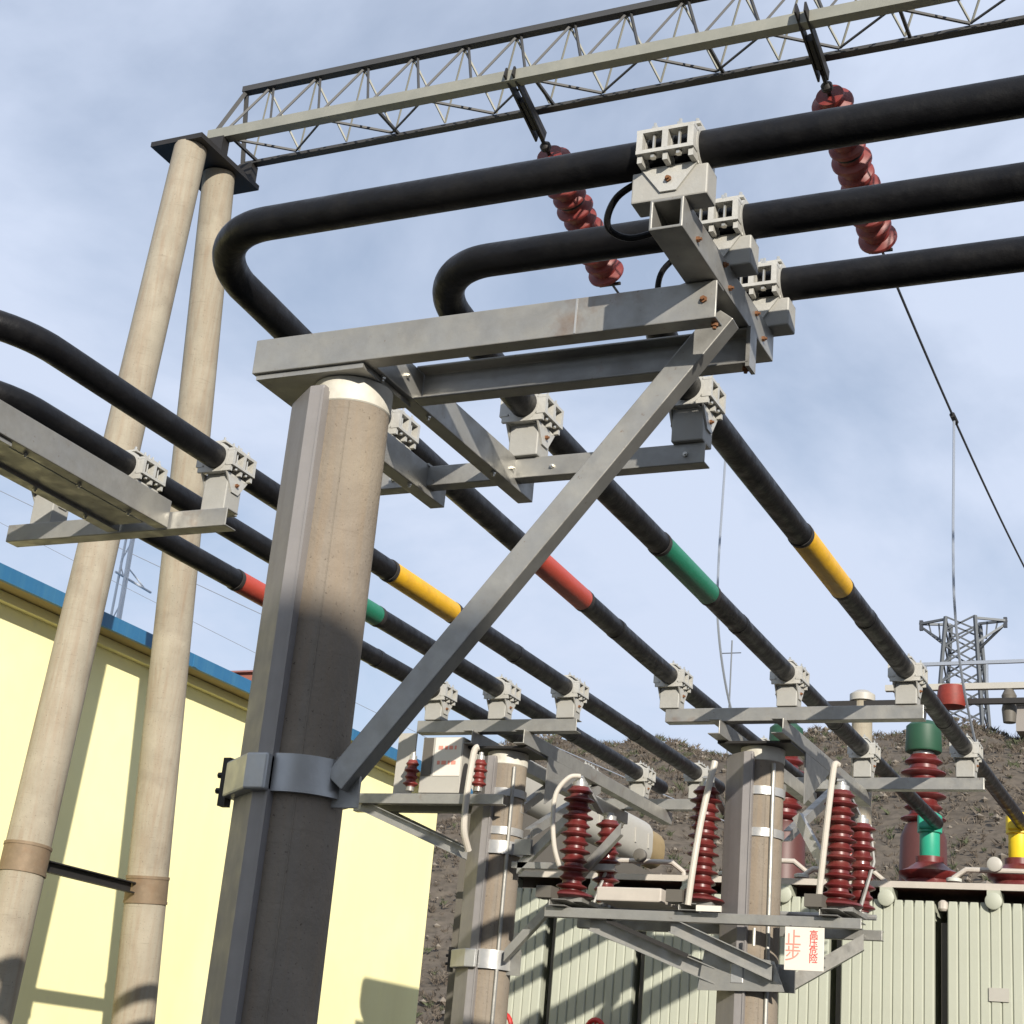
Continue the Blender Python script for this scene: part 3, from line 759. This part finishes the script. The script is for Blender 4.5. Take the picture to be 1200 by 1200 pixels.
MB().tube([(-4.95, 11.72, 3.075), (-2.70, 11.72, 3.075)], .02, 8).build('operating_rod', 'galvanised_bright', D)
for xx, yy, h in IX:
    MB().box(xx - .16, xx - .04, 11.02, 11.16, 3.045, 3.13).build('terminal_box', 'cabinet_dark', D, smooth=0)
    for dx in (-.10, .10):
        bolt((xx + dx, 11.24, 3.075), (0, 0, 1), .014, .03, D)
    MB().tube([(xx + .10, 11.50, 3.08), (xx + .16, 11.66, 3.45), (xx + .12, 11.70, 3.72)], .014, 6).build('linkage', 'galvanised', D)
MB().box(-4.62, -4.12, 11.20, 11.60, 3.06, 3.16).build('drive_box', 'header_paint', D, smooth=0, bevel=.01)
MB().box(-3.80, -3.62, 11.04, 11.06, 2.99, 3.03).build('name_tag', 'sign_white', D, smooth=0)
def font_mesh(txt, size, m, name, parent, origin, extrude=.001):
    cu = bpy.data.curves.new('lettering', 'FONT'); cu.body = txt; cu.size = size; cu.extrude = extrude
    cu.align_x = 'CENTER'; cu.align_y = 'CENTER'; cu.space_line = .86
    tmp = bpy.data.objects.new('lettering', cu); col.objects.link(tmp)
    bpy.context.view_layer.update()
    me = bpy.data.meshes.new_from_object(tmp.evaluated_get(bpy.context.evaluated_depsgraph_get()))
    bpy.data.objects.remove(tmp); bpy.data.curves.remove(cu)
    mb = MB()
    for v in me.vertices:
        mb.v.append((origin[0] + v.co.x, origin[1] - v.co.z, origin[2] + v.co.y))
    for p in me.polygons: mb.f.append(tuple(p.vertices))
    bpy.data.meshes.remove(me)
    return mb.build(name, m, parent, smooth=0)
sg = thing('warning_sign', (-3.04, 11.09, 2.64), 'white enamel warning sign with red characters hanging under the disconnector platform', 'sign')
MB().box(-3.175, -2.905, 11.09, 11.10, 2.63, 2.915).build('board', 'sign_white', sg, smooth=0, bevel=.002)
font_mesh('止\n步', .115, 'sign_pale_red', 'lettering', sg, (-3.115, 11.0885, 2.785))
font_mesh('高\n压\n危\n险', .062, 'sign_red', 'lettering', sg, (-2.975, 11.0885, 2.785))
for xx in (-3.14, -2.94):
    MB().tube([(xx, 11.105, 2.90), (xx, 11.105, 2.925)], .008, 6).build('hook', 'dark_iron', sg)

# white insulated jumper leads
lead('', [(-3.725, 11.08, 4.05), (-3.735, 11.07, 3.98), (-3.75, 11.06, 3.9), (-3.80, 11.05, 3.6), (-3.835, 11.04, 3.3), (-3.865, 11.05, 3.03)], .024, 'white_lead', 'straight white jumper lead before the middle post insulator of the platform', 'jumper_lead')
lead('', [(-2.84, 11.12, 4.03), (-2.855, 11.09, 4.03), (-2.865, 11.075, 3.96), (-2.885, 11.05, 3.7), (-2.91, 11.04, 3.4), (-2.94, 11.05, 3.07)], .022, 'white_lead', 'slanting white jumper lead before the post insulator above the warning sign', 'jumper_lead')
lead('', [(-4.84, 11.26, 3.98), (-4.91, 11.21, 3.96), (-4.985, 11.17, 3.84), (-4.99, 11.15, 3.66), (-4.965, 11.16, 3.44), (-4.93, 11.2, 3.30)], .018, 'white_lead', 'short white jumper lead arching round the post insulator farthest from the sign', 'jumper_lead')

# ------------------------------------------------------------------ side bracket on the other far column
K = thing('fuse_bracket', (-6.2, 11.4, 3.8), 'small steel shelf with two little red insulators beside the left far column', 'switchgear')
for yy in (11.28, 11.62):
    arm('platform_beam', K, (-6.98, yy, 3.80), (-5.46, yy, 3.80), .07, .08, .007, side=-1)
MB().box(-6.9, -5.85, 11.32, 11.58, 3.842, 3.852).build('shelf_plate', 'galvanised', K, smooth=0)
for xx in (-6.30, -5.70):
    insulator(K, (xx, 11.28, 3.90), .21, .062, 4, 'red_polymer')
MB().box(-6.52, -6.36, 11.40, 11.42, 3.853, 4.36).build('back_plate', 'cabinet_white', K, smooth=0)
for p, q in (((-5.80, 11.38, 3.40), (-6.75, 11.30, 3.76)), ((-5.80, 11.72, 3.40), (-6.7, 11.62, 3.76)), ((-5.42, 11.45, 2.66), (-4.55, 11.45, 3.62)), ((-5.40, 11.50, 3.32), (-5.0, 11.50, 3.72))):
    MB().channel(p, q, .06, .09, .007, -1).build('strut', 'galvanised', K, smooth=0)
arm('platform_beam', K, (-5.45, 11.5, 3.34), (-4.6, 11.5, 3.34), .06, .05, .006, side=-1)
sec = MB().tube([(-5.62, 11.6, 3.42), (-5.62, 11.6, 3.52)], .185, 40).build('collar', 'galvanised_bright', K)
MB().box(-5.42, -5.28, 11.43, 11.46, 3.41, 3.53).build('lug', 'galvanised', sec, smooth=0)
cbx = thing('marker_box', (-6.05, 11.3, 3.86), 'small white box with faded red lettering standing on the steel shelf', 'box')
MB().box(-6.235, -5.875, 11.30, 11.50, 3.856, 4.30).build('case', 'cabinet_white', cbx, smooth=0, bevel=.004)
MB().box(-6.225, -6.14, 11.294, 11.2995, 3.99, 4.295).build('side_window', 'cabinet_dark', cbx, smooth=0)
MB().box(-6.12, -5.885, 11.294, 11.2995, 3.99, 4.295).build('label_plate', 'sign_white', cbx, smooth=0)
for zz, ws in ((4.20, (.05, .03, .04, .02)), (4.08, (.03, .05, .02, .05))):
    xx = -6.09
    for w in ws:
        MB().box(xx, xx + w * .8, 11.2925, 11.2938, zz, zz + .03).build('lettering', 'sign_pale_red', cbx, smooth=0)
        xx += w + .008
lead('', [(-5.68, 11.18, 4.19), (-5.70, 11.165, 4.17), (-5.71, 11.155, 4.08), (-5.72, 11.14, 3.8), (-5.725, 11.16, 3.55), (-5.71, 11.24, 3.40)], .026, 'white_lead', 'white jumper lead hanging down the front of the column beside the marker box', 'jumper_lead')

# ------------------------------------------------------------------ transformer with its radiator bank
T = thing('power_transformer', (-4.4, 17.5, 0), 'pale green power transformer with tall fluted radiators behind the concrete columns', 'transformer')
MB().box(-7.6, -1.0, 16.95, 19.6, .35, 3.86).build('tank', 'tank_paint', T, smooth=0)
MB().box(-7.7, -.9, 16.85, 19.7, 3.861, 3.91).build('cover', 'tank_paint', T, smooth=0)
MB().box(-7.4, -1.2, 17.2, 19.4, 0, .349).build('skid', 'dark_iron', T, smooth=0)
FW = .098
def fin_mesh():
    mb = MB(); prof = [(-.0485, .05), (-.0485, .014), (-.036, .0), (.036, .0), (.0485, .014), (.0485, .05), (.022, .065), (.022, .80), (-.022, .80), (-.022, .065)]
    n = len(prof); zs = [(0.55, .8), (0.62, 1.0), (3.72, 1.0), (3.79, .8)]
    for z, k in zs:
        for a, b in prof: mb.v.append((a * k, b + (1 - k) * .06, z))
    for i in range(len(zs) - 1):
        for j in range(n):
            a = i * n + j; c = i * n + (j + 1) % n
            mb.f.append((a, c, c + n, a + n))
    mb.f.append(tuple(reversed(range(n)))); mb.f.append(tuple(range((len(zs) - 1) * n, len(zs) * n)))
    return mb
fin0 = fin_mesh().build('fin', 'radiator_paint', None, smooth=30)
first = True
for k in range(7):
    x0 = -8.06 + k * 1.003
    zt = 3.84
    rad = MB().box(x0 + .03, x0 + .90, 16.12, 16.20, 3.62, 3.70).box(x0 + .03, x0 + .90, 16.12, 16.20, .70, .78).box(x0 + .025, x0 + .905, 16.062, 16.08, .62, 3.72).build('radiator', 'radiator_paint', T, smooth=0)
    for j in range(9):
        f = fin0 if first else fin0.copy()
        if not first: col.objects.link(f)
        first = False
        f.parent = rad
        f.location = Vector((x0 + .075 + j * FW, 16.0, 0)) - Vector(T.location)
    for zz in (3.60, .75):
        MB().lathe([(.06, 0), (.06, .82)], (x0 + .46, 16.3, zz), (0, 1, 0), 14).build('pipe', 'radiator_paint', rad)
    MB().lathe([(.065, 0), (.078, .008), (.078, .03), (.065, .04)], (x0 + .46, 15.945, 3.80), (0, 1, 0), 22).build('flange', 'radiator_paint', rad)
    MB().box(x0 + .40, x0 + .52, 15.96, 16.2, 3.80, 3.90).build('hanger', 'radiator_paint', rad, smooth=0)
    if k in (0, 1, 2, 3):
        gx = x0 + (.60, .62, .66, .7)[k]; gz = 2.36
        wh = MB()
        pts = [(gx + .10 * math.cos(2 * PI * q / 20), 15.82, gz + .13 * math.sin(2 * PI * q / 20)) for q in range(21)]
        wh.tube(pts, .026, 8, caps=False)
        w = wh.build('valve_wheel', 'wheel_red', rad)
        MB().tube([(gx, 15.82, gz - .11), (gx, 15.82, gz + .11)], .012, 6).build('spoke', 'wheel_red', w)
        MB().tube([(gx - .09, 15.82, gz), (gx + .09, 15.82, gz)], .012, 6).build('spoke', 'wheel_red', w)
        MB().tube([(gx, 15.80, gz), (gx, 16.02, gz)], .022, 8).build('stem', 'dark_iron', w)
MB().box(-8.1, -.9, 15.99, 16.03, 3.905, 3.965).build('header_bar', 'header_paint', T, smooth=0)
MB().box(-8.0, -1.0, 16.04, 16.9, 3.915, 3.945).build('walkway', 'flange_red', T, smooth=0)
for k, (xa, za) in enumerate(((-6.6, 4.06), (-5.3, 4.10), (-4.5, 4.02), (-3.0, 4.05), (-2.1, 4.04))):
    MB().tube([(xa, 16.25, 3.95), (xa, 16.25, za), (xa + .12, 16.25, za + .08), (xa + .7, 16.3, za + .08), (xa + .8, 16.4, za), (xa + .8, 16.4, 3.93)], .028, 10).build('oil_pipe', 'header_paint', T)
    MB().lathe([(.05, 0), (.075, .01), (.075, .04), (.05, .05)], (xa, 16.25, 4.0), (0, 0, 1), 14).build('pipe_flange', 'tank_paint', T)
    MB().lathe([(.06, 0), (.07, .01), (.07, .06), (.05, .07)], (xa + .4, 16.19, za + .12), (0, -1, 0), 18).build('gauge', 'cabinet_white' if k % 2 else 'cabinet_dark', T)
for xx in (-7.07, -6.07, -5.06, -4.06, -3.06, -2.05):
    MB().box(xx - .03, xx + .03, 16.10, 16.14, .9, 3.6).build('cable_duct', 'cabinet_dark', T, smooth=0)
    MB().lathe([(.03, 0), (.045, .02), (.045, .08), (.02, .10)], (xx, 16.02, 3.70), (0, 0, 1), 10).build('lifting_lug', 'header_paint', T)
for xx, zz in ((-7.5, 3.2), (-2.55, 2.9)):
    MB().box(xx - .09, xx + .09, 15.985, 15.998, zz, zz + .12).build('nameplate', 'cabinet_white', T, smooth=0)
# low-voltage bushings the tubes end on
for i, (xx, m, lbl) in enumerate(((-4.22, 'phase_red', 'red sleeved bushing'), (-3.38, 'teal_sleeve', 'bushing with a teal sleeve'), (-2.50, 'bright_yellow', 'bushing with a bright yellow sleeve'))):
    yy = 17.0
    b = MB().lathe([(.33, 3.94), (.34, 3.97), (.34, 4.03), (.27, 4.05), (.24, 4.12), (.30, 4.16), (.31, 4.20), (.22, 4.24), (.14, 4.30), (.14, 4.36)], (xx, yy, 0), (0, 0, 1), 28).build('bushing_base', 'red_porcelain', T, smooth=45)
    b['label'] = lbl
    MB().lathe([(.095, 4.355), (.102, 4.37), (.102, 4.60), (.125, 4.61), (.125, 4.78), (.10, 4.80), (.05, 4.83)], (xx, yy, 0), (0, 0, 1), 20).build('sleeve', m, b, smooth=40)
    MB().box(xx - .09, xx + .09, yy - .14, yy - .02, 4.63, 4.80).build('tail_boot', m, b, smooth=0, bevel=.02)
# high-voltage bushings
for xx in (-5.5, -3.85, -2.2):
    b = MB().lathe([(.36, 3.912), (.36, 3.96), (.28, 4.0), (.26, 4.9), (.20, 5.05)], (xx, 19.0, 0), (0, 0, 1), 24).build('bushing_turret', 'flange_red', T)
    o = insulator(T, (xx, 19.0, 5.06), .80, .26, 6, 'red_porcelain', 'bushing')
    MB().lathe([(.20, 0), (.21, .02), (.20, .30), (.13, .36), (.04, .38)], (xx, 19.0, 5.90), (0, 0, 1), 24).build('oil_cup', 'cap_green', o)
# conservator of the neighbouring transformer, reaching along the yellow building
N = thing('oil_conservator', (-8.2, 19.0, 0), 'long pale grey oil tank over a transformer body coloured dark for shade beyond the left far column', 'tank')
prof = []
x0, x1, z0, z1, rr = -8.46, -8.0, 4.86, 5.48, .20
for cx, cz, a0 in ((x1 - rr, z0 + rr, -90), (x1 - rr, z1 - rr, 0), (x0 + rr, z1 - rr, 90), (x0 + rr, z0 + rr, 180)):
    for k in range(5):
        a = R(a0 + 90 * k / 4); prof.append((cx + rr * math.cos(a), cz + rr * math.sin(a)))
MB().sideprism(prof, 16.5, 21.3).build('shell', 'cabinet_white', N, smooth=40)
MB().sideprism([(x + (.04 if x < -8.2 else -.04), z + (.05 if z < 5.2 else -.05)) for x, z in prof], 21.3, 21.9).build('end_cap', 'ochre', N, smooth=40)
for yy in (17.6, 19.3, 20.6, 21.1):
    MB().box(-7.998, -7.985, yy, yy + .05, 5.07, 5.27).build('weld_strap', 'cabinet_white', N, smooth=0)
MB().box(-8.44, -8.05, 16.42, 21.6, .3, 4.80).build('tank', 'cabinet_dark', N, smooth=0)  # dark tone stands in for shade here; box sized for its wall shadow
for yy in (17.2, 19.0, 21.0):
    MB().box(-8.40, -8.1, yy, yy + .15, 4.802, 4.90).build('saddle', 'dark_iron', N, smooth=0)
MB().box(-8.5, -8.0, 16.6, 21.7, 0, .298).build('plinth', 'plaster', N, smooth=0)

# ------------------------------------------------------------------ far yard, pylon, houses
P = thing('busbar_portal', (-4.5, 24.0, 0), 'slim pale portal with thin cross beams and a red drum standing before the hillside', 'portal')
s24 = 24.0 / 22.0
def q22(x, z): return x * s24, 1.6 + (z - 1.6) * s24
px, pz = q22(-5.30, 7.30)
pole(P, (px, 24, 0), (px, 24, pz), .19, .15, 'gantry_concrete')
MB().lathe([(.19, 0), (.19, .10), (.10, .16)], (px, 24, pz), (0, 0, 1), 20).build('pole_cap', 'cabinet_white', P)
pole(P, (3.0, 24, 0), (3.0, 24, 8.6), .19, .15, 'gantry_concrete')
MB().bar((px - .8, 23.9, pz - .06), (3.4, 23.9, pz - .06), .08, .08).build('beam', 'dark_iron', P, smooth=0)
x7, z7 = q22(-5.0, 7.50)
MB().bar((x7, 24.1, z7), (3.4, 24.1, z7), .10, .09).build('beam', 'cabinet_white', P, smooth=0)
MB().bar((x7 + .4, 24.1, z7 + .36), (3.4, 24.1, z7 + .42), .05, .05).build('beam', 'wire_pale', P, smooth=0)
for k in range(9):
    xx = x7 + .6 + k * .9
    MB().bar((xx, 24.1, z7 + .045), (xx, 24.1, z7 + .36), .03, .03).build('hanger', 'wire_pale', P, smooth=0)
x8, z8 = q22(-4.03, 7.27)
MB().lathe([(.10, -.18), (.19, -.15), (.21, 0), (.19, .15), (.10, .17)], (x8, 23.7, z8), (0, 0, 1), 18).build('drum', 'equipment_red', P)
for dx in (-.55, .75, 1.5):
    MB().lathe([(.09, -.3), (.11, -.1), (.09, 0), (.11, .1), (.06, .2)], (x8 + dx, 24.1, z7 - .25), (0, 0, 1), 14).build('insulator', 'cabinet_dark' if dx > 0 else 'header_paint', P)

# lattice pylon on the plateau
PY = thing('lattice_pylon', (-25.0, 140.0, 18.0), 'grey lattice transmission pylon with short crossarms on the skyline', 'pylon')
PX, PYY, PB, PTZ = -25.0, 140.0, hill_h(-25, 140), 45.0
def corner(k, z):
    w = 1.25 + 1.5 * max(0, (43.0 - z)) / (43.0 - PB)
    return (PX + (w if k in (1, 2) else -w), PYY + (w if k in (2, 3) else -w), z)
lv = [PB + (PTZ - PB) * (1 - (1 - i / 13) ** 1.15) for i in range(14)]
for k in range(4):
    MB().bar(corner(k, PB), corner(k, PTZ), .26, .26).build('leg', 'pylon_steel', PY, smooth=0)
    for i in range(13):
        a, b = corner(k, lv[i]), corner((k + 1) % 4, lv[i + 1]); c, d = corner((k + 1) % 4, lv[i]), corner(k, lv[i + 1])
        MB().bar(a, b, .13, .13).build('lattice_brace', 'pylon_steel', PY, smooth=0)
        MB().bar(c, d, .13, .13).build('lattice_brace', 'pylon_steel', PY, smooth=0)
for s in (-1, 1):
    tip = PX + s * 3.75
    for yy in (-.9, .9):
        MB().bar((PX + s * 1.2, PYY + yy, 44.9), (tip, PYY, 44.8), .2, .2).build('crossarm', 'pylon_steel', PY, smooth=0)
        MB().bar((PX + s * 1.2, PYY + yy, 42.6), (tip - s * .3, PYY, 44.4), .18, .18).build('crossarm', 'pylon_steel', PY, smooth=0)
    for q in (.35, .7):
        MB().bar((PX + s * (1.2 + 2.5 * q), PYY, 44.8), (PX + s * (1.2 + 2.2 * q), PYY, 42.6 + 1.8 * q), .12, .12).build('lattice_brace', 'pylon_steel', PY, smooth=0)
    MB().bar((PX + s * 3.6, PYY, 44.2), (PX + s * 3.6, PYY, 45.1), .3, .3).build('insulator', 'wire_dark', PY, smooth=0)
def slack(label, p, q, sag, r):
    p = Vector(p); q = Vector(q)
    pts = [p.lerp(q, k / 30) - Vector((0, 0, 4 * sag * (k / 30) * (1 - k / 30))) for k in range(31)]
    return tag(MB().tube(pts, r, 5).build('power_line', 'wire_pale'), label, 'wire', 'thin distant power lines')
slack('upper thin distant power line behind the splayed poles', (-75, 60, 36.0), (-20, 66, 13.0), .4, .022)
slack('lower thin distant power line behind the splayed poles', (-75, 62, 34.6), (-20, 68, 10.6), .4, .016)

# houses far off beyond the roof edge and up on the slope
def house(name, x, y, z, w, d, h, wallm, roofm, label, rows, cols):
    H = thing(name, (x, y, z), label, 'house')
    MB().box(x - w / 2, x + w / 2, y, y + d, z, z + h).build('wall', wallm, H, smooth=0)
    MB().endprism([(y - .4, z + h), (y + d + .4, z + h), (y + d / 2, z + h + d * .18)], x - w / 2 - .4, x + w / 2 + .4).build('roof', roofm, H, smooth=0)
    for i in range(cols):
        for j in range(rows):
            cx = x - w / 2 + w * (i + .5) / cols; cz = z + h * (j + .55) / rows
            f = MB().box(cx - .7, cx + .7, y - .06, y - .002, cz - .6, cz + .6).build('window', 'far_wall', H, smooth=0)
            MB().box(cx - .6, cx + .6, y - .075, y - .061, cz - .5, cz + .5).build('pane', 'window_glass', f, smooth=0)
    return H
house('brick_house', -86.5, 120, 8.5, 10.5, 8, 27.9, 'brick_red', 'brick_red', 'tall red brick house just showing above the blue roof edge', 8, 4)
house('shed', -8.6, 82, 21.2, 7.0, 6, 1.3, 'far_wall', 'roof_grey', 'low shed with a blue grey roof on the hillside', 1, 0)
tw = thing('radio_mast', (-30.2, 92, 20), 'very thin mast on the ridge seen between the busbar tubes', 'mast')
MB().tube([(-30.2, 92, hill_h(-30.2, 92)), (-30.2, 92, 29.4)], .045, 6).build('pole', 'pylon_steel', tw)
MB().tube([(-30.8, 92, 28.6), (-29.6, 92, 28.6)], .035, 5).build('crossarm', 'pylon_steel', tw)

# ------------------------------------------------------------------ building behind the viewpoint, whose shadow covers the foot of the main column
B = thing('workshop_building', (14, -12, 0), 'plain rendered workshop building with a flat parapet', 'building')
MB().box(-1.0, 30, -18, -8.0, 0, 9.1).build('wall', 'plaster', B, smooth=0)
MB().box(-1.2, 30.2, -18.2, -7.85, 9.101, 9.40).build('parapet', 'roof_grey', B, smooth=0)
for k in range(9):
    for zz in (1.0, 4.2):
        f = MB().box(.6 + k * 3.3, 2.4 + k * 3.3, -7.998, -7.94, zz, zz + 1.7).build('window', 'cabinet_white', B, smooth=0)
        MB().box(.7 + k * 3.3, 2.3 + k * 3.3, -7.939, -7.925, zz + .1, zz + 1.6).build('pane', 'window_glass', f, smooth=0)
